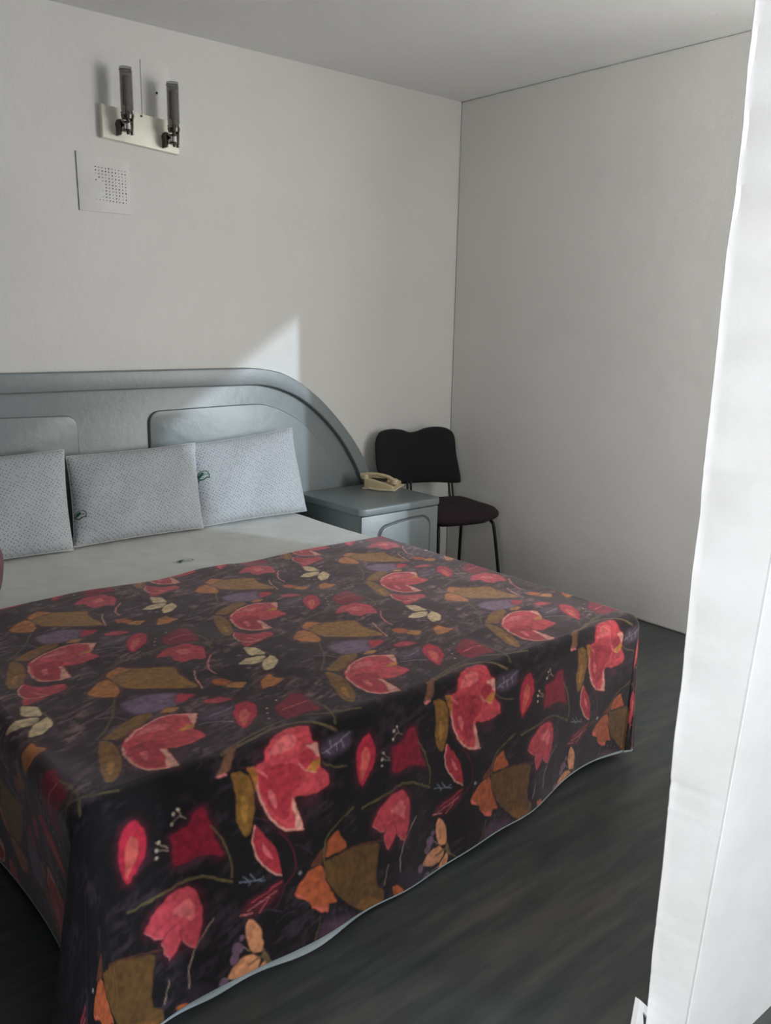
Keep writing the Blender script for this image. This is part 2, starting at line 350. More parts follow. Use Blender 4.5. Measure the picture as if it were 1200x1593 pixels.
# ------------------------------------------------------------ floral bedspread
DROP=[
('p','haze',0.0,[(-2698,-2409),(-2642,-2412),(-2642,-2438),(-2680,-2441)]),
('p','lilac',0.0,[(-2628,-2307),(-2605,-2289),(-2566,-2287),(-2531,-2293),(-2538,-2327),(-2575,-2339),(-2614,-2333)]),
('l','white2',2.3,[(-2624,-2321),(-2595,-2314),(-2566,-2306),(-2536,-2291)]),
('l','white2',1.8,[(-2595,-2314),(-2597,-2296)]),
('l','white2',1.8,[(-2580,-2311),(-2580,-2329)]),
('l','white2',1.8,[(-2563,-2304),(-2558,-2325)]),
('l','white2',1.4,[(-2612,-2317),(-2600,-2327)]),
('l','olive',4.1,[(-2628,-2341),(-2595,-2361),(-2555,-2374)]),
('l','olive2',8.8,[(-2865,-2238),(-2805,-2228),(-2719,-2209),(-2655,-2217),(-2625,-2235),(-2576,-2277)]),
('p','brown',0.0,[(-2911,-2289),(-2879,-2255),(-2850,-2226),(-2814,-2221),(-2851,-2249),(-2873,-2283),(-2890,-2286)]),
('p','pink',0.0,[(-2909,-2287),(-2885,-2283),(-2880,-2290),(-2902,-2293)]),
('p','pod',0.0,[(-2874,-2291),(-2849,-2291),(-2825,-2311),(-2816,-2350),(-2822,-2401),(-2839,-2439),(-2850,-2445),(-2864,-2417),(-2870,-2387),(-2863,-2346),(-2868,-2308)]),
('p','podl',0.0,[(-2852,-2353),(-2842,-2353),(-2836,-2375),(-2843,-2409),(-2852,-2414),(-2855,-2384)]),
('p','rose',0.0,[(-2809,-2293),(-2784,-2291),(-2777,-2269),(-2739,-2240),(-2700,-2229),(-2664,-2231),(-2641,-2244),(-2650,-2279),(-2633,-2291),(-2632,-2327),(-2635,-2347),(-2612,-2372),(-2609,-2399),(-2642,-2406),(-2675,-2407),(-2717,-2394),(-2699,-2477),(-2717,-2478),(-2744,-2466),(-2775,-2437),(-2796,-2398),(-2806,-2366),(-2810,-2328)]),
('p','redm',0.0,[(-2803,-2307),(-2760,-2305),(-2707,-2319),(-2684,-2343),(-2698,-2376),(-2723,-2388),(-2731,-2439),(-2757,-2438),(-2787,-2393),(-2800,-2348)]),
('p','rosel',0.0,[(-2773,-2281),(-2732,-2250),(-2698,-2246),(-2685,-2261),(-2702,-2283),(-2743,-2287)]),
('p','rosel',0.0,[(-2783,-2362),(-2772,-2358),(-2761,-2386),(-2766,-2410),(-2777,-2393)]),
('p','redm',0.0,[(-2684,-2302),(-2661,-2297),(-2645,-2314),(-2652,-2333),(-2675,-2338),(-2691,-2320)]),
('p','pale',0.0,[(-2673,-2289),(-2634,-2289),(-2632,-2327),(-2643,-2321),(-2650,-2302)]),
('p','pale',0.0,[(-2719,-2394),(-2710,-2422),(-2698,-2477),(-2722,-2472),(-2715,-2445),(-2724,-2417)]),
('l','pale',5.5,[(-2815,-2295),(-2808,-2329),(-2804,-2367),(-2794,-2399),(-2773,-2438),(-2744,-2464),(-2699,-2479)]),
('p','gold',0.0,[(-2676,-2344),(-2650,-2330),(-2632,-2329),(-2635,-2347),(-2650,-2361)]),
('l','pale',2.2,[(-2691,-2326),(-2675,-2345),(-2647,-2360)]),
('p','ochre',0.0,[(-2832,-2289),(-2809,-2292),(-2801,-2311),(-2811,-2356),(-2818,-2322)]),
('p','rosel',0.0,[(-2812,-2293),(-2791,-2311),(-2776,-2330),(-2797,-2317)]),
('l','maroon',4.0,[(-2762,-2465),(-2740,-2495),(-2729,-2529),(-2732,-2567),(-2763,-2592)]),
('p','redm',0.0,[(-2824,-2426),(-2793,-2470),(-2771,-2512),(-2767,-2567),(-2794,-2545),(-2822,-2508),(-2836,-2465),(-2833,-2437)]),
('p','rosel',0.0,[(-2810,-2471),(-2795,-2494),(-2785,-2523),(-2800,-2508),(-2811,-2487)]),
('l','pale',4.2,[(-2826,-2428),(-2834,-2465),(-2824,-2505),(-2796,-2545),(-2770,-2566)]),
('l','twig',2.5,[(-2877,-2538),(-2846,-2548),(-2812,-2560)]),
('l','twig',2.1,[(-2867,-2530),(-2850,-2547),(-2854,-2554)]),
('l','twig',2.1,[(-2848,-2532),(-2833,-2552),(-2814,-2549)]),
('p','maroon',0.0,[(-2885,-2615),(-2864,-2590),(-2825,-2586),(-2768,-2575),(-2779,-2606),(-2808,-2623),(-2852,-2629)]),
('l','rose',2.1,[(-2770,-2578),(-2808,-2589),(-2851,-2598)]),
('l','pink',2.1,[(-2786,-2595),(-2821,-2605),(-2864,-2611)]),
('l','pink',2.5,[(-2885,-2614),(-2852,-2621)]),
('l','rosel',2.1,[(-2804,-2604),(-2834,-2628)]),
('p','crim',0.0,[(-3096,-2312),(-3083,-2336),(-3078,-2367),(-3089,-2401),(-3108,-2419),(-3132,-2442),(-3139,-2417),(-3143,-2378),(-3135,-2341),(-3117,-2319)]),
('p','coral',0.0,[(-3111,-2343),(-3098,-2356),(-3099,-2385),(-3114,-2405),(-3131,-2431),(-3131,-2398),(-3126,-2363)]),
('p','deep',0.0,[(-2969,-2345),(-2946,-2339),(-2932,-2379),(-2925,-2417),(-2904,-2467),(-2961,-2440),(-3000,-2446),(-3029,-2441),(-3024,-2393),(-3027,-2373),(-3004,-2370),(-2978,-2365)]),
('l','twig2',1.5,[(-3020,-2351),(-3003,-2342),(-2987,-2350)]),
('l','twig2',1.5,[(-3005,-2326),(-2996,-2345)]),
('l','twig2',1.5,[(-3060,-2377),(-3033,-2399)]),
('l','twig2',1.5,[(-3060,-2394),(-3034,-2404)]),
('d','cream',3.5,[(-3020,-2352),(-3004,-2325),(-3014,-2332),(-3060,-2394),(-3061,-2411),(-3054,-2380)]),
('l','olive',4.8,[(-2932,-2387),(-2909,-2427),(-2896,-2465),(-2891,-2495),(-2895,-2518)]),
('l','olive',5.8,[(-3136,-2495),(-3083,-2491),(-3039,-2487),(-3008,-2481),(-2970,-2486),(-2939,-2502),(-2895,-2528)]),
('p','rosem',0.0,[(-3109,-2550),(-3084,-2521),(-3039,-2495),(-2998,-2496),(-2979,-2518),(-2972,-2553),(-2978,-2591),(-2997,-2636),(-3021,-2616),(-3028,-2603),(-3040,-2621),(-3059,-2634),(-3071,-2598),(-3068,-2581),(-3090,-2573)]),
('p','rosel',0.0,[(-3048,-2538),(-3002,-2519),(-2988,-2546),(-2997,-2578),(-3019,-2555)]),
('l','pink',1.5,[(-3107,-2553),(-3086,-2574),(-3068,-2581)]),
('l','pink',1.6,[(-3024,-2607),(-3014,-2624),(-2997,-2635)]),
('l','pink',1.5,[(-3070,-2590),(-3068,-2611),(-3059,-2634)]),
('l','maroon',1.9,[(-3068,-2583),(-3049,-2569),(-3034,-2568)]),
('l','maroon',1.9,[(-3026,-2606),(-3029,-2582)]),
('p','brown2',0.0,[(-2695,-2574),(-2650,-2542),(-2633,-2533),(-2647,-2571),(-2657,-2581)]),
('p','orange',0.0,[(-2647,-2571),(-2633,-2533),(-2599,-2518),(-2591,-2539),(-2573,-2571),(-2603,-2572)]),
('l','olive',4.2,[(-2544,-2483),(-2604,-2505),(-2630,-2521),(-2647,-2547),(-2650,-2614)]),
('p','orange',0.0,[(-2659,-2580),(-2649,-2619),(-2637,-2660),(-2622,-2690),(-2649,-2682),(-2652,-2701),(-2676,-2693),(-2700,-2668),(-2709,-2646),(-2737,-2634),(-2741,-2619),(-2718,-2599),(-2690,-2580)]),
('p','pinko',0.0,[(-2741,-2619),(-2711,-2641),(-2711,-2646),(-2734,-2636)]),
('p','pinko',0.0,[(-2700,-2668),(-2676,-2681),(-2654,-2689),(-2652,-2701),(-2676,-2693)]),
('p','bronze',0.0,[(-2649,-2575),(-2613,-2577),(-2543,-2583),(-2469,-2605),(-2479,-2641),(-2489,-2679),(-2489,-2712),(-2467,-2731),(-2471,-2772),(-2509,-2776),(-2551,-2750),(-2602,-2699),(-2637,-2656),(-2649,-2615)]),
('p','bronzel',0.0,[(-2572,-2726),(-2520,-2721),(-2471,-2762),(-2482,-2781),(-2520,-2770)]),
('l','black',3.3,[(-2645,-2577),(-2603,-2577),(-2563,-2581)]),
('l','black',3.4,[(-2649,-2619),(-2632,-2658),(-2602,-2699),(-2551,-2750),(-2487,-2784)]),
('l','brown2',4.0,[(-2603,-2575),(-2522,-2586),(-2437,-2609),(-2381,-2614)]),
('p','plum',0.0,[(-2676,-2724),(-2642,-2722),(-2582,-2740),(-2540,-2773),(-2511,-2821),(-2540,-2835),(-2571,-2844),(-2622,-2842),(-2671,-2822),(-2690,-2790),(-2688,-2745)]),
('p','plumr',0.0,[(-2540,-2778),(-2511,-2821),(-2540,-2838),(-2571,-2844),(-2556,-2818)]),
('d','plum2',6.0,[(-2636,-2708),(-2616,-2712),(-2597,-2723),(-2638,-2724)]),
('p','orange2',0.0,[(-2439,-2738),(-2417,-2741),(-2402,-2759),(-2388,-2780),(-2346,-2819),(-2363,-2841),(-2398,-2839),(-2424,-2798),(-2455,-2779),(-2433,-2770)]),
('p','maroon',0.0,[(-2422,-2765),(-2393,-2788),(-2398,-2802),(-2421,-2785)]),
('p','orange2',0.0,[(-2316,-2858),(-2284,-2827),(-2281,-2848),(-2306,-2862)]),
('p','orange2',0.0,[(-2686,-2820),(-2647,-2842),(-2671,-2845)]),
('p','orange2',0.0,[(-2724,-2787),(-2712,-2806),(-2700,-2835),(-2719,-2816)]),
('l','twig2',3.1,[(-2333,-2590),(-2375,-2631),(-2399,-2669),(-2404,-2714)]),
('l','twig2',2.6,[(-2446,-2676),(-2464,-2720)]),
('l','olive',2.8,[(-2676,-2704),(-2695,-2747),(-2724,-2791),(-2752,-2818)]),
('d','white2',4.5,[(-2719,-2577),(-2344,-2793)]),
('p','plumd',0.0,[(-2423,-2712),(-2378,-2716),(-2331,-2746),(-2306,-2787),(-2335,-2804),(-2376,-2776)]),
('p','peach',0.0,[(-2864,-2629),(-2850,-2640),(-2837,-2663),(-2833,-2689),(-2836,-2718),(-2862,-2713),(-2874,-2678),(-2873,-2644)]),
('p','peach',0.0,[(-2862,-2714),(-2841,-2735),(-2863,-2759),(-2897,-2757),(-2934,-2736),(-2913,-2718),(-2887,-2710)]),
('p','peach',0.0,[(-2830,-2743),(-2835,-2788),(-2855,-2813),(-2885,-2827),(-2883,-2794),(-2863,-2765),(-2841,-2746)]),
('l','olive',6.5,[(-2875,-2734),(-2854,-2731),(-2832,-2729)]),
('p','olive2',0.0,[(-2834,-2710),(-2825,-2732),(-2817,-2758),(-2832,-2750),(-2841,-2729)]),
('l','olive',3.1,[(-2823,-2746),(-2793,-2775),(-2756,-2785)]),
('l','twig2',1.7,[(-2897,-2775),(-2867,-2769)]),
('l','twig2',1.7,[(-2938,-2735),(-2905,-2752)]),
('l','twig2',1.7,[(-2887,-2684),(-2870,-2703)]),
('d','berry',7.4,[(-2885,-2664)]),
('d','berry',14.8,[(-2899,-2684)]),
('d','berry',11.5,[(-2910,-2703)]),
('d','berry',11.9,[(-2942,-2743)]),
('d','berry',14.9,[(-2918,-2780)]),
('d','berry',10.0,[(-2896,-2802)]),
]
TOPG=[
('p','purpl',0.0,[(-2944,-1864),(-2879,-1854),(-2815,-1885),(-2792,-1912),(-2819,-1948),(-2875,-1963),(-2942,-1945),(-2953,-1903)]),
('p','crim',0.0,[(-2810,-1895),(-2770,-1923),(-2809,-1945),(-2842,-1948)]),
('p','podl2',0.0,[(-2897,-1974),(-2868,-1957),(-2838,-1971),(-2866,-1987)]),
('l','olive',5.7,[(-3065,-2001),(-3026,-1960),(-2988,-1909),(-2947,-1826)]),
('l','lilac2',5.7,[(-3023,-1904),(-2986,-1922),(-2971,-1955)]),
('p','pod',0.0,[(-3058,-2010),(-3003,-1973),(-2952,-1948),(-2905,-1954),(-2922,-1982),(-2977,-2013),(-3023,-2037)]),
('p','pod',0.0,[(-3066,-2015),(-3048,-2024),(-3045,-2070),(-3054,-2118),(-3081,-2176),(-3112,-2211),(-3125,-2200),(-3121,-2162),(-3099,-2101)]),
('p','podl',0.0,[(-3088,-2119),(-3075,-2120),(-3093,-2167),(-3108,-2181),(-3105,-2157)]),
('p','haze',0.0,[(-2992,-2203),(-2937,-2163),(-2908,-2167),(-2943,-2205)]),
('p','rose',0.0,[(-3022,-2049),(-2977,-2013),(-2933,-1996),(-2881,-1992),(-2821,-2027),(-2854,-2078),(-2869,-2093),(-2857,-2143),(-2900,-2154),(-2941,-2155),(-2961,-2140),(-2971,-2228),(-2999,-2224),(-3033,-2210),(-3049,-2172),(-3047,-2115),(-3033,-2069)]),
('p','redm',0.0,[(-3031,-2090),(-2984,-2079),(-2943,-2101),(-2966,-2141),(-2993,-2211),(-3026,-2203),(-3041,-2164)]),
('p','rosel',0.0,[(-2994,-2041),(-2942,-2015),(-2903,-2029),(-2924,-2055),(-2961,-2047)]),
('p','rosel',0.0,[(-3015,-2122),(-3000,-2123),(-3010,-2162),(-3025,-2168)]),
('l','pale',6.2,[(-2828,-2033),(-2883,-1996),(-2933,-2001),(-2979,-2022),(-3017,-2053)]),
('l','pale',6.4,[(-3035,-2078),(-3047,-2124),(-3047,-2173),(-3031,-2207),(-2998,-2223),(-2973,-2226)]),
('p','pale',0.0,[(-2845,-2015),(-2822,-2029),(-2859,-2085),(-2854,-2057)]),
('p','pale',0.0,[(-2973,-2135),(-2963,-2143),(-2970,-2229),(-3000,-2219),(-2979,-2177)]),
('p','gold',0.0,[(-2906,-2085),(-2868,-2067),(-2853,-2078),(-2870,-2095)]),
('p','redm',0.0,[(-3090,-2193),(-3070,-2219),(-3062,-2273),(-3047,-2297),(-3074,-2298),(-3092,-2296),(-3114,-2272),(-3108,-2230)]),
('p','rosel',0.0,[(-3086,-2247),(-3074,-2268),(-3056,-2296),(-3077,-2286)]),
('l','pale',4.2,[(-3090,-2195),(-3109,-2229),(-3114,-2272),(-3090,-2297),(-3056,-2298)]),
('l','olive',2.2,[(-3049,-2298),(-3024,-2298),(-2980,-2307)]),
('p','crim',0.0,[(-2748,-2073),(-2711,-2032),(-2685,-2028),(-2675,-2059),(-2705,-2117),(-2746,-2152),(-2774,-2169),(-2770,-2133)]),
('p','coral',0.0,[(-2731,-2074),(-2709,-2069),(-2718,-2107),(-2769,-2160),(-2757,-2121)]),
('l','white2',2.3,[(-2847,-2084),(-2802,-2097),(-2775,-2118)]),
('p','lilac',0.0,[(-2815,-2032),(-2769,-2022),(-2730,-2041),(-2759,-2076),(-2804,-2085),(-2833,-2073)]),
('l','white2',2.4,[(-2808,-2060),(-2770,-2056),(-2738,-2046)]),
('p','bronze2',0.0,[(-2905,-1680),(-2865,-1649),(-2827,-1688),(-2732,-1729),(-2750,-1785),(-2738,-1890),(-2796,-1866),(-2896,-1794),(-2910,-1755)]),
('p','orange3',0.0,[(-2909,-1677),(-2863,-1644),(-2833,-1683),(-2877,-1688),(-2911,-1715)]),
('p','orange3',0.0,[(-2920,-1798),(-2939,-1822),(-2981,-1790),(-2992,-1755),(-2949,-1712),(-2919,-1703),(-2909,-1743)]),
('l','pale',4.0,[(-2703,-1787),(-2723,-1833),(-2739,-1900)]),
('p','rosem',0.0,[(-2749,-1644),(-2722,-1619),(-2691,-1596),(-2627,-1593),(-2599,-1650),(-2636,-1730),(-2666,-1707),(-2699,-1714),(-2714,-1685),(-2705,-1655)]),
('p','rosel',0.0,[(-2687,-1630),(-2643,-1624),(-2643,-1663),(-2676,-1669)]),
('l','olive',6.8,[(-2888,-1638),(-2826,-1614),(-2761,-1597),(-2705,-1585),(-2643,-1584),(-2577,-1618),(-2491,-1641)]),
('l','pink',5.0,[(-2610,-1712),(-2643,-1754),(-2663,-1796),(-2666,-1836)]),
('p','cream2',0.0,[(-2509,-1718),(-2477,-1746),(-2483,-1809),(-2527,-1783)]),
('p','cream2',0.0,[(-2491,-1813),(-2516,-1844),(-2557,-1842),(-2586,-1821),(-2546,-1798),(-2515,-1799)]),
('p','cream2',0.0,[(-2513,-1839),(-2472,-1817),(-2478,-1865),(-2516,-1902),(-2547,-1902),(-2538,-1871)]),
('d','berry',7.2,[(-2573,-1859),(-2557,-1875),(-2549,-1766)]),
('l','olive',6.7,[(-2477,-1790),(-2474,-1838)]),
('p','orange3',0.0,[(-2584,-1940),(-2548,-1927),(-2549,-1953),(-2531,-1981),(-2581,-1995),(-2613,-1990)]),
('p','orange2',0.0,[(-2697,-1867),(-2665,-1871),(-2651,-1905),(-2682,-1918),(-2703,-1895)]),
('p','podl2',0.0,[(-2652,-1908),(-2622,-1931),(-2656,-1957),(-2685,-1922)]),
('p','rosem',0.0,[(-2777,-1969),(-2730,-1969),(-2704,-2004),(-2749,-2002),(-2775,-1991)]),
('p','deep',0.0,[(-2654,-2112),(-2572,-2066),(-2551,-2080),(-2558,-2126),(-2566,-2193),(-2607,-2182),(-2659,-2188),(-2666,-2159)]),
('l','rosel',3.7,[(-2644,-2136),(-2600,-2129),(-2567,-2131)]),
('d','cream',2.8,[(-2670,-2104),(-2683,-2128),(-2698,-2156),(-2623,-2076)]),
('l','olive',6.0,[(-2558,-2126),(-2551,-2179),(-2555,-2222),(-2571,-2260)]),
('l','lilac2',7.3,[(-2461,-1551),(-2451,-1629),(-2388,-1677),(-2441,-1688),(-2500,-1693)]),
('p','rosem',0.0,[(-2454,-1538),(-2460,-1587),(-2431,-1635),(-2373,-1653),(-2376,-1686),(-2455,-1711),(-2502,-1724),(-2496,-1687),(-2434,-1659),(-2467,-1609)]),
]

PALC = dict(rose=(218, 78, 86), redm=(182, 52, 64), rosel=(232, 112, 112), rosem=(204, 72, 82), crim=(198, 44, 66), coral=(222, 100, 88), deep=(140, 22, 46), pale=(236, 168, 148),
    pink=(226, 130, 128), pinko=(224, 110, 90), gold=(212, 140, 62), ochre=(178, 112, 50), pod=(142, 100, 42), podl=(182, 128, 58), podl2=(196, 132, 66), olive=(104, 92, 56), olive2=(116, 96, 66),
    brown=(130, 88, 64), brown2=(104, 58, 40), orange=(184, 92, 52), orange2=(188, 96, 46), orange3=(200, 126, 64), bronze=(108, 76, 36), bronzel=(132, 88, 42), bronze2=(164, 118, 52), black=(18, 14, 14),
    plum=(84, 58, 76), plum2=(62, 46, 60), plumd=(44, 32, 44), plumr=(110, 40, 58), purpl=(138, 112, 138), lilac=(92, 74, 92), lilac2=(120, 88, 104), haze=(70, 34, 46), maroon=(96, 30, 44),
    white2=(170, 165, 176), twig=(134, 142, 156), twig2=(176, 148, 130), cream=(226, 204, 178), cream2=(232, 206, 160), peach=(226, 152, 108), berry=(128, 98, 118))
PX = .0022
u0, u1, v0, v1 = XL-.62, XR+.62, -YF-.62, -.80
NU, NV = int((u1-u0)/PX), int((v1-v0)/PX)
uu, vv = np.meshgrid(u0+(np.arange(NU)+.5)*PX, v0+(np.arange(NV)+.5)*PX, indexing='ij')
L = lambda c: np.array(lin(*c), np.float32)*.95
# ground: near-black violet with dabbed brush strokes
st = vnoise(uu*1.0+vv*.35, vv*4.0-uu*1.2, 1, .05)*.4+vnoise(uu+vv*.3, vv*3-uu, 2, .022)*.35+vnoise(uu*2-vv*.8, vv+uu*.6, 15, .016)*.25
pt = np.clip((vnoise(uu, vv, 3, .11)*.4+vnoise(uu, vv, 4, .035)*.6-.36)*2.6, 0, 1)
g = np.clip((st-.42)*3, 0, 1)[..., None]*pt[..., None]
top_lit = np.clip((vv+2.25)/.10, 0, 1)[..., None]     # lit top and shaded drop put into the colour of the ground
canvas = ((L((40, 28, 31))*top_lit+L((14, 11, 13))*(1-top_lit))*(1-g)+(L((138, 106, 108))*top_lit+L((56, 43, 52))*(1-top_lit))*g).astype(np.float32)
mot = np.clip(.90+.28*(vnoise(uu*.9+vv*.4, vv*1.4-uu*.5, 7, .022)-.5)+.5*(vnoise(uu, vv, 8, .009)-.5), .5, 1.4)
wobx = (vnoise(uu, vv, 9, .012)-.5)*.004; woby = (vnoise(uu, vv, 10, .012)-.5)*.004
def window(x0, x1, y0, y1):
    a = max(0, int((x0-u0)/PX)-3); b = min(NU, int((x1-u0)/PX)+4); c = max(0, int((y0-v0)/PX)-3); d = min(NV, int((y1-v0)/PX)+4)
    return (slice(a, b), slice(c, d)) if b > a and d > c else None
def chaikin(P, n=2):
    for _ in range(n):
        Q = np.roll(P, -1, 0); P = np.stack([P*.86+Q*.14, P*.14+Q*.86], 1).reshape(-1, 2)
    return P
def blend(w, a, color):
    m = mot[w][..., None]; c = L(PALC[color])*m
    canvas[w] = canvas[w]*(1-a[..., None])+c*a[..., None]
HALO = {'rose': 'maroon', 'crim': 'maroon', 'deep': 'maroon', 'rosem': 'maroon', 'bronze2': 'brown2', 'purpl': 'haze', 'orange3': 'brown2', 'cream2': 'haze'}
def poly(P, color):
    P = chaikin(np.asarray(P, float))
    if color in HALO: halo(P, HALO[color])
    w = window(P[:, 0].min(), P[:, 0].max(), P[:, 1].min(), P[:, 1].max())
    if w is None: return
    x = uu[w]+wobx[w]; y = vv[w]+woby[w]; ins = np.zeros(x.shape, bool); dm = np.full(x.shape, 9.)
    for (ax, ay), (bx, by) in zip(P, np.roll(P, -1, 0)):
        if ay != by: ins ^= ((ay > y) != (by > y)) & (x < (bx-ax)*(y-ay)/(by-ay)+ax)
        dx, dy = bx-ax, by-ay; t = np.clip(((x-ax)*dx+(y-ay)*dy)/(dx*dx+dy*dy+1e-12), 0, 1); dm = np.minimum(dm, np.hypot(x-ax-t*dx, y-ay-t*dy))
    soft = .0018 if color not in ('haze', 'lilac', 'maroon', 'plumd', 'purpl', 'plum') else .008
    a = np.clip(.5+np.where(ins, dm, -dm)/(2*soft), 0, 1)*(.96 if soft < .005 else .85)
    blend(w, a, color)
def halo(P, color):
    w = window(P[:, 0].min()-.03, P[:, 0].max()+.03, P[:, 1].min()-.03, P[:, 1].max()+.03)
    if w is None: return
    x = uu[w]+wobx[w]*3; y = vv[w]+woby[w]*3; dm = np.full(x.shape, 9.)
    for (ax, ay), (bx, by) in zip(P, np.roll(P, -1, 0)):
        dx, dy = bx-ax, by-ay; t = np.clip(((x-ax)*dx+(y-ay)*dy)/(dx*dx+dy*dy+1e-12), 0, 1); dm = np.minimum(dm, np.hypot(x-ax-t*dx, y-ay-t*dy))
    blend(w, np.exp(-(dm/.011)**2)*.55*np.clip(.4+1.2*st[w], 0, 1), color)
def line(P, color, wd):
    P = np.asarray(P, float)
    if len(P) > 2:
        Q = [P[0]]
        for i in range(len(P)-1): 
            p0 = P[max(i-1, 0)]; p1 = P[i]; p2 = P[i+1]; p3 = P[min(i+2, len(P)-1)]
            for t in (.25, .5, .75, 1): Q.append(.5*(2*p1+(p2-p0)*t+(2*p0-5*p1+4*p2-p3)*t*t+(3*p1-p0-3*p2+p3)*t**3))
        P = np.array(Q)
    w = window(P[:, 0].min()-.02, P[:, 0].max()+.02, P[:, 1].min()-.02, P[:, 1].max()+.02)
    if w is None: return
    x = uu[w]+wobx[w]; y = vv[w]+woby[w]; dm = np.full(x.shape, 9.)
    for (ax, ay), (bx, by) in zip(P[:-1], P[1:]):
        dx, dy = bx-ax, by-ay; t = np.clip(((x-ax)*dx+(y-ay)*dy)/(dx*dx+dy*dy+1e-12), 0, 1); dm = np.minimum(dm, np.hypot(x-ax-t*dx, y-ay-t*dy))
    blend(w, np.clip(.5+(wd/2-dm)/.0025, 0, 1)*.85, color)
def stamp(el, du, dv):
    k, c, wd, pts = el; P = np.array(pts, float)/1000+np.array([du, dv])
    if k == 'p': poly(P, c)
    elif k == 'l': line(P, c, max(wd/1000, .0022))
    else:
        for q in P: line(np.array([q-[.0001, 0], q+[.0001, 0]]), c, wd/1000*2)
rs = random.Random(8)   # loose brush strokes of the painted ground
for _ in range(900):
    x = rs.uniform(u0, u1); y = rs.uniform(v0, v1); a = rs.gauss(.35, .5); l = rs.uniform(.02, .07); b = rs.uniform(-.4, .4)
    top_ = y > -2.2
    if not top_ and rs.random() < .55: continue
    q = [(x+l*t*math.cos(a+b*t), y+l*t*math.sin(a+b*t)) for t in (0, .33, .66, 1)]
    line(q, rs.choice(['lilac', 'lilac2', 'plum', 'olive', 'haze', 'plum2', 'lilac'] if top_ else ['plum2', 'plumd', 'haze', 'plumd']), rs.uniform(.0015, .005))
LAT_U, LAT_V = .637, .602
for j in range(-1, 3):
    for i in range(-2, 5):
        for el in TOPG:
            c = np.mean(el[3], 0)/1000+np.array([i*LAT_U-j*.012, j*LAT_V])
            if c[1] > -2.215: stamp(el, i*LAT_U-j*.012, j*LAT_V)
for i in range(-2, 5):
    for el in DROP:
        c = np.mean(el[3], 0)/1000; cu = c[0]+i*.618
        if -3.62 < cu < -3.15 and c[1] > -2.56: continue
        stamp(el, i*.618, 0)
def sample(u, v):
    a = np.clip((u-u0)/PX-.5, 0, NU-1.001); b = np.clip((v-v0)/PX-.5, 0, NV-1.001); i = a.astype(int); j = b.astype(int); fa = (a-i)[..., None]; fb = (b-j)[..., None]
    return (canvas[i, j]*(1-fa)+canvas[i+1, j]*fa)*(1-fb)+(canvas[i, j+1]*(1-fa)+canvas[i+1, j+1]*fa)*fb

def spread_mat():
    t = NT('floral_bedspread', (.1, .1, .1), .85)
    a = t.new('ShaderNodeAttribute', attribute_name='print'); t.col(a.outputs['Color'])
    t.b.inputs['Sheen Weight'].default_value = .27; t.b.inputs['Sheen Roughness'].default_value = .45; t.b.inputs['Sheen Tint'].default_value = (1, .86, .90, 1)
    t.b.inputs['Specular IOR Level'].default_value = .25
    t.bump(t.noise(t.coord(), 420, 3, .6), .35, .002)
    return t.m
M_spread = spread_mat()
# one continuous cloth: unfolded grid (u,v) -> draped position. Arms: left, right, foot; the corners fan out.
STEP = .0031; DROP_L = .60
RC = .045
def drape(U, V):
    """unfolded cloth coordinates -> world. Beyond the mattress edge the cloth turns down with a small radius."""
    a, b, c = XL+RC, XR-RC, -YF+RC
    du = np.where(U < a, U-a, np.where(U > b, U-b, 0)); dv = np.where(V < c, V-c, 0)
    d = np.hypot(du, dv); nx = np.divide(du, d, out=np.zeros_like(d), where=d > 0); ny = np.divide(dv, d, out=np.zeros_like(d), where=d > 0)
    th = np.minimum(d/RC, PI/2); hang = np.maximum(d-RC*PI/2, 0)
    bx = np.clip(U, a, b); by = np.maximum(V, c)
    out = RC*np.sin(th); z = ZB-RC*(1-np.cos(th))-hang
    hz = np.clip(hang/.48, 0, 1)
    # flare of the foot drop towards the camera-side corner, gentle folds, a bulge at the far corner
    fl = .085*np.clip((XR-.3-bx)/1.2, 0, 1)*hz*(ny < -.5)
    fl = fl-.03*hz*np.clip((bx-XR+.45)/.35, 0, 1)*(ny < -.5)
    ll = -.05*hz*np.clip((-by-.3)/1.6, 0, 1)*(nx < -.7)*(ny > -.5)
    fold = (np.sin(bx*9.5+1.0)*.008+np.sin(bx*23)*.003)*hz*(np.abs(ny) > .5)+(np.sin(by*8)*.006)*hz*(np.abs(nx) > .5)
    corner = np.clip(np.minimum(np.abs(nx), np.abs(ny))*1.42, 0, 1)
    fl = fl+corner*hz*np.where(bx < XM, .03, .03)
    o = out+fl+ll+fold
    pz = (vnoise(U, V, 21, .22)-.5)*.010*(d == 0)+(vnoise(U, V, 22, .07)-.5)*.0025
    edge = np.clip((np.minimum(np.minimum(U-XL, XR-U), V+YF))/.12, 0, 1)
    z = z+pz*edge+.004
    return bx+nx*o, by+ny*o, np.maximum(z, .004)
def patch(u_a, u_b, v_a, v_b):
    n = max(2, int(round(abs(u_b-u_a)/STEP))+1); m = max(2, int(round(abs(v_b-v_a)/STEP))+1)
    return np.meshgrid(np.linspace(u_a, u_b, n), np.linspace(v_a, v_b, m), indexing='ij')
verts = []; faces = []; cols = []; base = 0
def add_patch(U, V, P, uvU=None, uvV=None):
    global base
    verts.append(np.stack(P, -1).reshape(-1, 3)); faces.append(gridfaces(*U.shape)+base)
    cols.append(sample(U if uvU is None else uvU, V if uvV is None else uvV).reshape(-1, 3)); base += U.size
a, b, c = XL+RC, XR-RC, -YF+RC
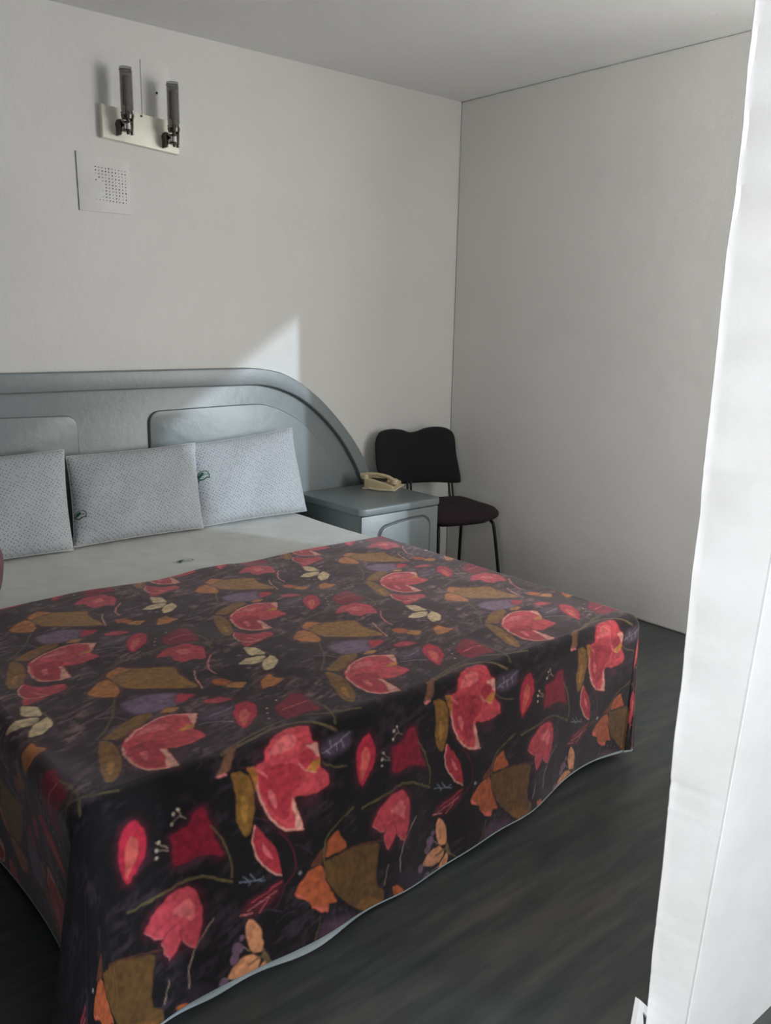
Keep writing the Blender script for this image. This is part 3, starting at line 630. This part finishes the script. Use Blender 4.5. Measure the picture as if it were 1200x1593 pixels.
# upper hem of the spread runs slightly askew across the bed
def topedge(u): return -.905+(-.035)*np.clip((u-b)/(a-b), -.3, 1.3)+.006*np.sin(u*11)
U, V = patch(a, b, c, -.9); t_ = (V-c)/(-.9-c); V = c+t_*(topedge(U)-c); add_patch(U, V, drape(U, V))
DR_F = RC*PI/2+.462; DR_S = RC*PI/2+.455
U, V = patch(a, b, c, c-DR_F)
hem_f = lambda u: .012*np.sin(u*5.2+.6)+.006*np.sin(u*13)-.018*np.clip((u+1.9)/.6, 0, 1)
V2 = c+(V-c)*(1+hem_f(U)/DR_F); add_patch(U, V2, drape(U, V2))
for s in (-1, 1):
    e = a if s < 0 else b
    U, V = patch(e, e+s*DR_S, c, -.9); tv = (V-c)/(-.9-c)
    V = c+tv*(topedge(U)-c); add_patch(U, V, drape(U, V))
    n1 = int(.9/STEP*.6); n2 = int(DR_F/STEP)
    A_, D_ = np.meshgrid(np.linspace(0, PI/2, n1), np.linspace(0, 1, n2), indexing='ij')
    ln = (DR_S*np.cos(A_)**2+(DR_F+hem_f(np.full_like(A_, e)))*np.sin(A_)**2)*D_
    U = e+s*ln*np.cos(A_)+0; V = c-ln*np.sin(A_)
    add_patch(U, V, drape(U, V))
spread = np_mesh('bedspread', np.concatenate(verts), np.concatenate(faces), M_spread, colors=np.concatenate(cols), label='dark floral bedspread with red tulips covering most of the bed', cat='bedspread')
for p_ in (): pass
# grey binding along the hem
def hem_strip():
    P = []
    for v in np.linspace(-.95, c, 70): P.append((a-DR_S, v))
    for t_ in np.linspace(0, PI/2, 30)[1:-1]:
        ln = DR_S*math.cos(t_)**2+(DR_F+float(hem_f(np.array(a))))*math.sin(t_)**2; P.append((a-ln*math.cos(t_), c-ln*math.sin(t_)))
    for u in np.linspace(a, b, 120): P.append((u, c-DR_F-float(hem_f(np.array(u)))))
    for t_ in np.linspace(PI/2, 0, 24)[1:]:
        ln = DR_S*math.cos(t_)**2+(DR_F+float(hem_f(np.array(b))))*math.sin(t_)**2; P.append((b+ln*math.cos(t_), c-ln*math.sin(t_)))
    for v in np.linspace(c, -.95, 50)[1:]: P.append((b+DR_S, v))
    U = np.array([p[0] for p in P]); V = np.array([p[1] for p in P]); x, y, z = drape(U, V)
    n = len(P); bm = bmesh.new(); prev = None
    for i in range(n):
        i0, i1 = max(0, i-1), min(n-1, i+1); tx, ty = x[i1]-x[i0], y[i1]-y[i0]; l = math.hypot(tx, ty)+1e-9; nx, ny = ty/l, -tx/l
        if nx*(x[i]-XM)+ny*(y[i]+1.2) < 0: nx, ny = -nx, -ny
        wdt = .0005+.005*max(0, math.sin(U[i]*4.1+.4))**3+.011*math.exp(-((U[i]+2.72)/.10)**2)+.010*math.exp(-((U[i]+2.98)/.07)**2)
        q = Vector((x[i], y[i], z[i])); nn = Vector((nx, ny, 0))
        ring = [q+nn*.001+Vector((0, 0, .002)), q+nn*(.0015+wdt*.7)+Vector((0, 0, -wdt*.5)), q+nn*(.002+wdt*.7)+Vector((0, 0, -wdt*.5-.0015)), q-nn*.003+Vector((0, 0, -.002))]
        ring = [bm.verts.new((r.x, r.y, max(r.z, .002))) for r in ring]
        if prev:
            for k in range(4): bm.faces.new((prev[k], prev[(k+1) % 4], ring[(k+1) % 4], ring[k]))
        prev = ring
    return done('hem', bm, M_hem, spread, smooth=True, label='narrow grey hem binding')
hem_strip()

# ------------------------------------------------------------ pillows
def pillow(name, corners, thick, label, seed, logo=None, tuck=0):
    BL, BR, TR, TL = [Vector(c_) for c_ in corners]
    ctr = (BL+BR+TR+TL)/4
    n = (BR-BL).cross(TL-BL).normalized()
    if n.y > 0: n = -n
    N = 72
    def surf(s, t, side):
        # pinched sides and little ears at the corners
        k = .030
        ss = s*(1-k*(1-t*t)); tt = t*(1-k*.9*(1-s*s))
        q = (BL*(1-ss)*(1-tt)+BR*(1+ss)*(1-tt)+TR*(1+ss)*(1+tt)+TL*(1-ss)*(1+tt))/4
        f = max(0, (1-abs(s)**3.2))**.5*max(0, (1-abs(t)**3.2))**.5
        r = .005*math.sin(s*4+seed)*math.sin(t*5+seed*2)+.0025*math.sin(s*8-t*3+seed)*(1-t*.5)
        sag = .9-.16*t
        return q+n*side*(thick/2*f*sag+(r*f if side > 0 else 0))
    V = []; F = []; UVs = []
    W_ = (BR-BL).length; H_ = (TL-BL).length
    for side in (1, -1):
        for i in range(N+1):
            for j in range(N+1):
                # finer spacing near the seam
                s = math.sin((i/N-.5)*PI); t = math.sin((j/N-.5)*PI)
                V.append(surf(s, t, side)-ctr); UVs.append((s*W_/2, t*H_/2))
    m = (N+1)**2
    for i in range(N):
        for j in range(N):
            k = i*(N+1)+j; F.append((k, k+N+1, k+N+2, k+1)); F.append((m+k+1, m+k+N+2, m+k+N+1, m+k))
    me = bpy.data.meshes.new(name); me.from_pydata(V, [], F); uvl = me.uv_layers.new(name='UVMap')
    for l in me.loops: uvl.data[l.index].uv = UVs[l.vertex_index]
    bm = bmesh.new(); bm.from_mesh(me); bmesh.ops.remove_doubles(bm, verts=bm.verts, dist=.0004); bmesh.ops.recalc_face_normals(bm, faces=bm.faces); bm.to_mesh(me); bm.free()
    o = link(name, me, M_dots, smooth=True, label=label, cat='pillow', group='pillows against the headboard'); o.location = ctr
    # piped seam
    def at(s, t): return surf(s, t, 0)-ctr
    loop = [at(s, -1) for s in np.linspace(-1, 1, 26)[:-1]]+[at(1, t) for t in np.linspace(-1, 1, 20)[:-1]]+[at(-s, 1) for s in np.linspace(-1, 1, 26)[:-1]]+[at(-1, -t) for t in np.linspace(-1, 1, 20)[:-1]]
    bm = bmesh.new(); tube(bm, loop, .0028, 6, True); s_ = done('seam', bm, M_sheet, smooth=True); s_.parent = o
    if logo:
        s0, t0, sz = logo
        def P(u, v): return surf(s0+u*sz/(W_/2), t0+v*sz/(H_/2), 1)+n*.0015-ctr
        bm = bmesh.new(); emblem(bm, P); g_ = done('printed_emblem', bm, M_green, smooth=True, label='green printed emblem'); g_.parent = o
    return o
def ribbon(bm, pts, w, P):
    L_ = []; n = len(pts)
    for i, (x, y) in enumerate(pts):
        x0, y0 = pts[max(i-1, 0)]; x1, y1 = pts[min(i+1, n-1)]; l = math.hypot(x1-x0, y1-y0)+1e-9; nx, ny = -(y1-y0)/l*w/2, (x1-x0)/l*w/2
        L_.append((bm.verts.new(P(x+nx, y+ny)), bm.verts.new(P(x-nx, y-ny))))
    for (a_, b_), (c_, d_) in zip(L_, L_[1:]): bm.faces.new((a_, b_, d_, c_))
def emblem(bm, P):
    ribbon(bm, arc(0, 0, 1, .95, -30, 235, 26), .14, P)
    ribbon(bm, [(-.95, .15), (-.75, -.1), (-.55, .35), (-.15, .62)], .30, P)
    ribbon(bm, [(-.85, -.3), (-.5, 0), (-.2, .3), (0, .6)], .26, P)
    ribbon(bm, [(-.2, .1), (.2, .22), (.7, .2)], .12, P)
    ribbon(bm, [(-1.05, -.95), (-.7, -.62), (-.3, -.78), (.1, -.62), (.5, -.42), (1.1, -.58)], .22, P)
pillow('pillow', [(-3.07, -.33, .53), (-2.492, -.33, .53), (-2.445, -.16, .925), (-3.06, -.16, .915)], .17, 'white dotted pillow at the left edge, overlapping the middle pillow', 1.0)
pillow('pillow', [(-2.475, -.295, .53), (-1.870, -.295, .53), (-1.822, -.145, .905), (-2.432, -.145, .893)], .16, 'white dotted pillow in the middle, between the two others', 2.3, (-.93, -.36, .020))
pillow('pillow', [(-1.885, -.275, .53), (-1.272, -.275, .53), (-1.268, -.135, .938), (-1.845, -.135, .895)], .16, 'white dotted pillow nearest the nightstand, lit by daylight', 4.1, (-.90, .18, .024))
# emblem printed on the sheet
bm = bmesh.new(); emblem(bm, lambda u, v: (-2.190+u*.034, -.735+v*.018, ZB-.0055)); 
sh = bpy.data.objects['fitted_sheet']; done('printed_emblem', bm, M_green, sh, label='green printed emblem')

# ------------------------------------------------------------ nightstand
ns = empty('nightstand', (-.905, -.33, 0), label='grey-painted nightstand with rounded top beside the bed, holding the phone', cat='nightstand')
def rrect(x0, x1, y0, y1, r, n=8):  # front corners (y0) rounded
    return [(x0, y1), (x0, y0+r)]+[(x0+r-r*math.cos(t), y0+r-r*math.sin(t)) for t in [PI/2*k/n for k in range(1, n+1)]]+[(x1-r+r*math.sin(t), y0+r-r*math.cos(t)) for t in [PI/2*k/n for k in range(1, n+1)]]+[(x1, y1)]
bm = bmesh.new(); prism(bm, rrect(-1.185, -.625, -.605, -.064, .05), .543, .580, .007, 3, 'xy', True); autosmooth(done('table_top', bm, M_grey, ns))
bm = bmesh.new()
box(bm, (-1.165, -.575, .03), (-1.147, -.066, .5435), .002); box(bm, (-.665, -.575, .03), (-.647, -.066, .5435), .002); box(bm, (-1.147, -.084, .03), (-.665, -.066, .5435)); box(bm, (-1.147, -.57, .03), (-.665, -.084, .05))
box(bm, (-1.160, -.55, 0), (-.652, -.10, .03))
autosmooth(done('cabinet', bm, M_grey, ns))
bm = bmesh.new(); box(bm, (-1.164, -.592, .055), (-.648, -.574, .538), .004, 2); dr = autosmooth(done('door', bm, M_grey, ns))
arch = [(-1.06, .12), (-1.06, .43)]+arc(-1.00, .43, .06, .055, 180, 100, 8)+[(-.92, .497), (-.83, .503)]+arc(-.77, .44, .07, .063, 80, 0, 10)+[(-.70, .12)]
def off(P, d):
    c0 = (-.88, .31); return [(c0[0]+(x-c0[0])*(1-d/.18), c0[1]+(z-c0[1])*(1-d/.19)) for x, z in P]
bm = bmesh.new(); prism(bm, off(arch, .012), -.590, -.601, .006, 3); pnl = autosmooth(done('raised_panel', bm, M_grey), 50); pnl.parent = dr; pnl.matrix_parent_inverse = dr.matrix_world.inverted()
bm = bmesh.new(); P1 = arch+[arch[0]]; P2 = off(arch, .010); P2 = P2+[P2[0]]
band(bm, [p for p in P1], [p for p in P2], -.5915, -.5928, .0004)
gr = done('panel_groove', bm, M_groove); gr.parent = dr  # flat dark band; the groove's shade is put into its colour

# ------------------------------------------------------------ telephone on the nightstand
ph = empty('telephone', (-.735, -.27, .58), label='old beige corded desk telephone on the nightstand', cat='telephone')
PR = math.radians(33)
def pz(bm):
    bmesh.ops.rotate(bm, verts=bm.verts, cent=(0, 0, 0), matrix=Matrix.Rotation(PR, 3, 'Z')); bmesh.ops.translate(bm, verts=bm.verts, vec=Vector((-.712, -.205, .580)))
def prism_yz(bm, pts, x0, x1, bev):
    A = [bm.verts.new((x0, p[0], p[1])) for p in pts]; B = [bm.verts.new((x1, p[0], p[1])) for p in pts]; n = len(pts)
    fs = [bm.faces.new(A), bm.faces.new(B)]+[bm.faces.new((A[i], A[(i+1) % n], B[(i+1) % n], B[i])) for i in range(n)]
    bmesh.ops.recalc_face_normals(bm, faces=fs)
    bmesh.ops.bevel(bm, geom=list(bm.edges), offset=bev, segments=3, affect='EDGES', profile=.5)
bm = bmesh.new(); prism_yz(bm, [(-.085, .006), (.08, .006), (.08, .060), (.03, .056), (-.085, .028)], -.085, .095, .006); pz(bm); autosmooth(done('base', bm, M_beige, ph), 50)
bm = bmesh.new(); box(bm, (-.095, -.100, 0), (.105, .088, .009), .004); pz(bm); autosmooth(done('bottom_tray', bm, M_beige2, ph))
# handset lying across the cradle at the left
def handset():
    bm = bmesh.new(); prof = spline([(-.055, -.105, .040), (-.055, -.085, .050), (-.055, -.05, .070), (-.055, 0, .080), (-.055, .05, .080), (-.055, .085, .072), (-.055, .10, .066)], 5)
    rad = [.010+.009*abs((i/(len(prof)-1))*2-1)**2 for i in range(len(prof))]
    tube(bm, prof, rad, 14)
    for y, z in ((-.088, .040), (.083, .058)): cyl(bm, (-.055, y, z-.004), (-.055, y*.97, z+.020), .025, .020, 20)
    pz(bm); return autosmooth(done('handset', bm, M_beige, ph), 60)
hs = handset()
bm = bmesh.new(); box(bm, (-.068, -.045, .0455), (-.042, .045, .060), .004); pz(bm); done('cradle_recess', bm, M_dark, ph)
for r_ in range(4):
    for c_ in range(3):
        bm = bmesh.new(); x = .010+c_*.025; y = -.062+r_*.022; z = .0305+(y+.085)*.243; box(bm, (x, y, z), (x+.017, y+.013, z+.006), .0015, 1); pz(bm); done('key', bm, M_beige2, ph)
bm = bmesh.new(); pts = []
for i in range(221):
    t_ = i/220; ax, ay = (-.10-.018*math.sin(t_*PI), -.10+.15*t_); pts.append((ax+.006*math.cos(i*.9), ay, .0085+.006*math.sin(i*.9)))
tube(bm, pts, .0016, 5); pz(bm); done('coiled_cord', bm, M_beige2, ph, smooth=True)
bm = bmesh.new(); tube(bm, spline([(.09, .05, .012), (.125, .03, .006), (.13, -.02, .004), (.11, -.05, .004)], 8), .002, 6); pz(bm); done('line_cord', bm, M_beige2, ph, smooth=True)

# ------------------------------------------------------------ chair in the corner
chair = empty('side_chair', (-.35, -.42, 0), label='dark upholstered metal-legged chair in the corner behind the nightstand', cat='chair')
def cushion(bm, outline, thick, fn, dome):
    """padded shape: outline in 2D about its centre, fn maps (x,y,h) to world"""
    n = len(outline); cx_ = sum(p[0] for p in outline)/n; cy_ = sum(p[1] for p in outline)/n
    rings = []
    prof = [(0.0, 1), (.25, 1), (.5, .98), (.7, .93), (.85, .82), (.95, .62), (1.0, .30), (1.005, 0), (1.0, -.30), (.95, -.62), (.85, -.8), (.5, -.9), (0, -.92)]
    for s, h in prof:
        if s == 0: rings.append([bm.verts.new(fn(cx_, cy_, h*thick/2+(dome if h > 0 else 0)))])
        else: rings.append([bm.verts.new(fn(cx_+(x-cx_)*s, cy_+(y-cy_)*s, h*thick/2+(dome*(1-s*s) if h > 0 else 0))) for x, y in outline])
    for A_, B_ in zip(rings, rings[1:]):
        for k in range(n):
            if len(A_) == 1: bm.faces.new((A_[0], B_[k], B_[(k+1) % n]))
            elif len(B_) == 1: bm.faces.new((A_[k], B_[0], A_[(k+1) % n]))
            else: bm.faces.new((A_[k], B_[k], B_[(k+1) % n], A_[(k+1) % n]))
bo = [(-.235, -.14), (-.262, -.04), (-.268, .06), (-.262, .11), (-.235, .150), (-.19, .163), (-.13, .166), (-.07, .158), (-.02, .142), (.03, .146), (.08, .162), (.14, .170), (.20, .164), (.238, .14), (.252, .10), (.256, .02), (.270, -.08), (.276, -.14), (.255, -.158), (.1, -.152), (-.1, -.150), (-.21, -.155)]
bo = [(p.x, p.y) for p in spline([(x, y, 0) for x, y in bo+[bo[0]]], 4)[:-1]]
CR = math.radians(-14)
def cb(x, y, h):   # backrest: leans back a little and curves around the sitter
    yy = -.135+.020-(h)-.10*(x*x)*-1*0-.055*(x/.27)**2+y*.14
    v = Vector((x, yy, .712+y)); v = Matrix.Rotation(CR, 3, 'Z') @ v; return (v.x-.367, v.y+.004, v.z)
bm = bmesh.new(); cushion(bm, bo, .05, cb, .010); autosmooth(done('backrest', bm, M_black, chair, label='black padded backrest with a dipped top'), 60)
so = [(-.20, .20), (-.215, .0), (-.225, -.14), (-.205, -.195), (-.14, -.222), (0, -.232), (.12, -.222), (.19, -.195), (.222, -.14), (.212, 0), (.20, .17), (.15, .21), (0, .225), (-.15, .215)]
so = [(p.x, p.y) for p in spline([(x, y, 0) for x, y in so+[so[0]]], 4)[:-1]]
def cs(x, y, h):
    v = Matrix.Rotation(CR, 3, 'Z') @ Vector((x, y, 0)); return (v.x-.372, v.y-.405, .452+h-.018*max(0, (-y-.12))/.1)
bm = bmesh.new(); cushion(bm, so, .065, cs, .012); autosmooth(done('seat', bm, M_maroon, chair, label='dark maroon padded seat'), 60)
def cw(x, y, z):
    v = Matrix.Rotation(CR, 3, 'Z') @ Vector((x, y, 0)); return (v.x-.372, v.y-.405, z)
bm = bmesh.new(); prism(bm, [cs(x*.78, y*.78, 0)[:2] for x, y in so], .395, .425, 0, 1, 'xy'); autosmooth(done('seat_pan', bm, M_bmetal, chair))
for sx in (-1, 1):
    bm = bmesh.new(); tube(bm, spline([cw(sx*.165, -.10, .408), cw(sx*.172, -.165, .400), cw(sx*.180, -.19, .34), cw(sx*.205, -.235, .011)], 6), .0095, 10); lg = done('leg', bm, M_bmetal, chair, smooth=True)
    bm = bmesh.new(); cyl(bm, cw(sx*.205, -.235, 0), cw(sx*.205, -.235, .025), .013); f_ = done('foot_cap', bm, M_rub); f_.parent = lg
    bm = bmesh.new(); tube(bm, spline([cw(sx*.165, .06, .408), cw(sx*.172, .14, .400), cw(sx*.178, .165, .34), cw(sx*.20, .215, .011)], 6), .0095, 10); lg = done('leg', bm, M_bmetal, chair, smooth=True)
    bm = bmesh.new(); cyl(bm, cw(sx*.20, .215, 0), cw(sx*.20, .215, .025), .013); f_ = done('foot_cap', bm, M_rub); f_.parent = lg
    for dx in (0, .022):
        bm = bmesh.new(); tube(bm, spline([cw(sx*(.125+dx), .0, .412), cw(sx*(.130+dx), .17, .415), cw(sx*(.130+dx), .222, .46), cw(sx*(.127+dx), .246, .56), cw(sx*(.120+dx), .262, .66)], 6), .0065, 8); done('back_post', bm, M_bmetal, chair, smooth=True)

# ------------------------------------------------------------ twin wall lamp
TL_ = math.radians(-4.5)*-1
wl = empty('wall_lamp', (-1.975, 0, 2.28), label='twin-tube wall light with smoked glass shades on a cream metal plate', cat='wall lamp')
def tilt(x, z):  # the plate hangs slightly lower on its right
    return (x, z-(x+1.975)*.075)
bm = bmesh.new()
pl_ = [tilt(-2.150, 2.345), tilt(-1.797, 2.345), tilt(-1.797, 2.213), tilt(-2.150, 2.213)]
prism(bm, pl_, -.001, -.030, .003, 2); autosmooth(done('mounting_plate', bm, M_brass, wl))
for lx, zt in ((-2.068, 2.500), (-1.856, 2.478)):
    z0 = zt-.190; Y = -.100
    bm = bmesh.new(); r0 = .0265
    R1 = [(r0, 0), (r0, .19), (r0-.003, .19), (r0-.003, .004), (0, .004), (0, 0)]
    n = 28
    rings = [[bm.verts.new((lx+r*math.cos(2*PI*k/n), Y+r*math.sin(2*PI*k/n), z0+h)) for k in range(n)] for r, h in R1[:4]]
    for A_, B_ in zip(rings, rings[1:]):
        for k in range(n): bm.faces.new((A_[k], A_[(k+1) % n], B_[(k+1) % n], B_[k]))
    bm.faces.new(rings[-1][::-1]); bm.faces.new(rings[0])
    sh_ = autosmooth(done('glass_shade', bm, M_smoke, wl), 50)
    bm = bmesh.new(); cyl(bm, (lx, Y, z0+.045), (lx, Y, z0+.150), .017, None, 20); cyl(bm, (lx, Y, z0+.150), (lx, Y, z0+.158), .017, .012, 20); cyl(bm, (lx, Y, z0+.004), (lx, Y, z0+.045), .009, None, 16)
    f_ = autosmooth(done('inner_tube', bm, M_frost), 50); f_.parent = sh_
    for zz in (.178, .012):
        bm = bmesh.new(); tube(bm, [(lx+(r0+.0012)*math.cos(2*PI*k/n), Y+(r0+.0012)*math.sin(2*PI*k/n), z0+zz) for k in range(n)], .0012, 6, True)
        f_ = done('band', bm, M_chrome, smooth=True); f_.parent = sh_
        bm = bmesh.new(); box(bm, (lx+.010, Y-r0-.004, z0+zz-.008), (lx+.016, Y-r0+.004, z0+zz+.008), .001, 1); f_ = done('clip', bm, M_silver); f_.parent = sh_
    # holder below the shade: cup, two black rings round a bright spool, arm to the plate
    bm = bmesh.new(); cyl(bm, (lx, Y, z0-.012), (lx, Y, z0+.003), .024, .0275, 24)
    cyl(bm, (lx, Y, z0-.072), (lx, Y, z0-.012), .0065, None, 14)
    cyl(bm, (lx, Y, z0-.030), (lx, Y, z0-.022), .021, None, 24); cyl(bm, (lx, Y, z0-.062), (lx, Y, z0-.054), .021, None, 24)
    ho = autosmooth(done('lamp_holder', bm, M_chrome, wl), 50)
    bm = bmesh.new(); cyl(bm, (lx, Y, z0-.054), (lx, Y, z0-.030), .014, None, 20); f_ = autosmooth(done('spool', bm, M_silver), 50); f_.parent = ho
    bm = bmesh.new(); cyl(bm, (lx, -.028, z0-.026), (lx, Y, z0-.026), .010, None, 16); cyl(bm, (lx, -.027, z0-.026), (lx, -.040, z0-.026), .027, .022, 24)
    box(bm, (lx-.024, -.075, z0-.072), (lx-.016, -.030, z0-.016), .001); box(bm, (lx+.016, -.105, z0-.072), (lx+.024, -.085, z0-.004), .001)
    autosmooth(done('arm', bm, M_chrome, wl), 50)
bm = bmesh.new(); cyl(bm, (-1.973, -.029, 2.335), (-1.973, -.034, 2.335), .005, None, 14); done('screw', bm, M_chrome, wl)

# painted-over blank cover above the lamp plate
bm = bmesh.new(); cpts = [(-1.955, 2.33), (-1.955, 2.572)]+[(-1.855+.035*math.sin(t), 2.547+.035*math.cos(t)) for t in [PI/2*k/6 for k in range(7)]]+[(-1.80, 2.33)]
prism(bm, cpts, -.0005, -.004, .001)
cv = autosmooth(done('blank_cover', bm, M_cover, label='painted-over blank cover plate on the wall behind the twin wall light', cat='cover plate'))
bm = bmesh.new(); cyl(bm, (-1.884, -.0035, 2.447), (-1.884, -.0052, 2.447), .0055, None, 12); done('screw_hole', bm, M_dark, cv)

# perforated speaker cover below
bm = bmesh.new(); prism(bm, [(-2.262, 2.160), (-2.030, 2.145), (-2.032, 1.922), (-2.258, 1.922)], -.0005, -.008, .002)
sp = autosmooth(done('speaker_cover', bm, M_cover, label='white square speaker cover with small holes below the wall lamp', cat='speaker cover'))
bm = bmesh.new(); rr_ = random.Random(2)
for i in range(10):
    for j in range(11):
        if i < 2 and 2 < j < 10 and rr_.random() < .8 or i == 2 and j in (5, 6, 8): continue
        x = -2.182+i*.0148; z = 2.106-j*.0132-i*.0006
        r = rr_.uniform(.0016, .0030); cyl(bm, (x, -.0078, z), (x, -.0086, z), r, None, 8)
done('grille_holes', bm, M_dark, sp, label='grid of small dark holes')

# ------------------------------------------------------------ mauve cushion at the left edge
bm = bmesh.new(); bmesh.ops.create_uvsphere(bm, u_segments=40, v_segments=28, radius=1)
for v in bm.verts:
    p = v.co; e = .72
    q = Vector([math.copysign(abs(c_)**e, c_) for c_ in p]); q.y = p.y*(1-.25*abs(q.x)**3)
    v.co = Vector((-3.112+q.x*.150+.02*q.z, -1.00+q.y*.075, .672+q.z*.132+.004*math.sin(p.x*9)))
cu = done('cushion', bm, M_mauve, smooth=True, label='mauve cushion on the bed, just showing at the left edge of the view', cat='cushion')
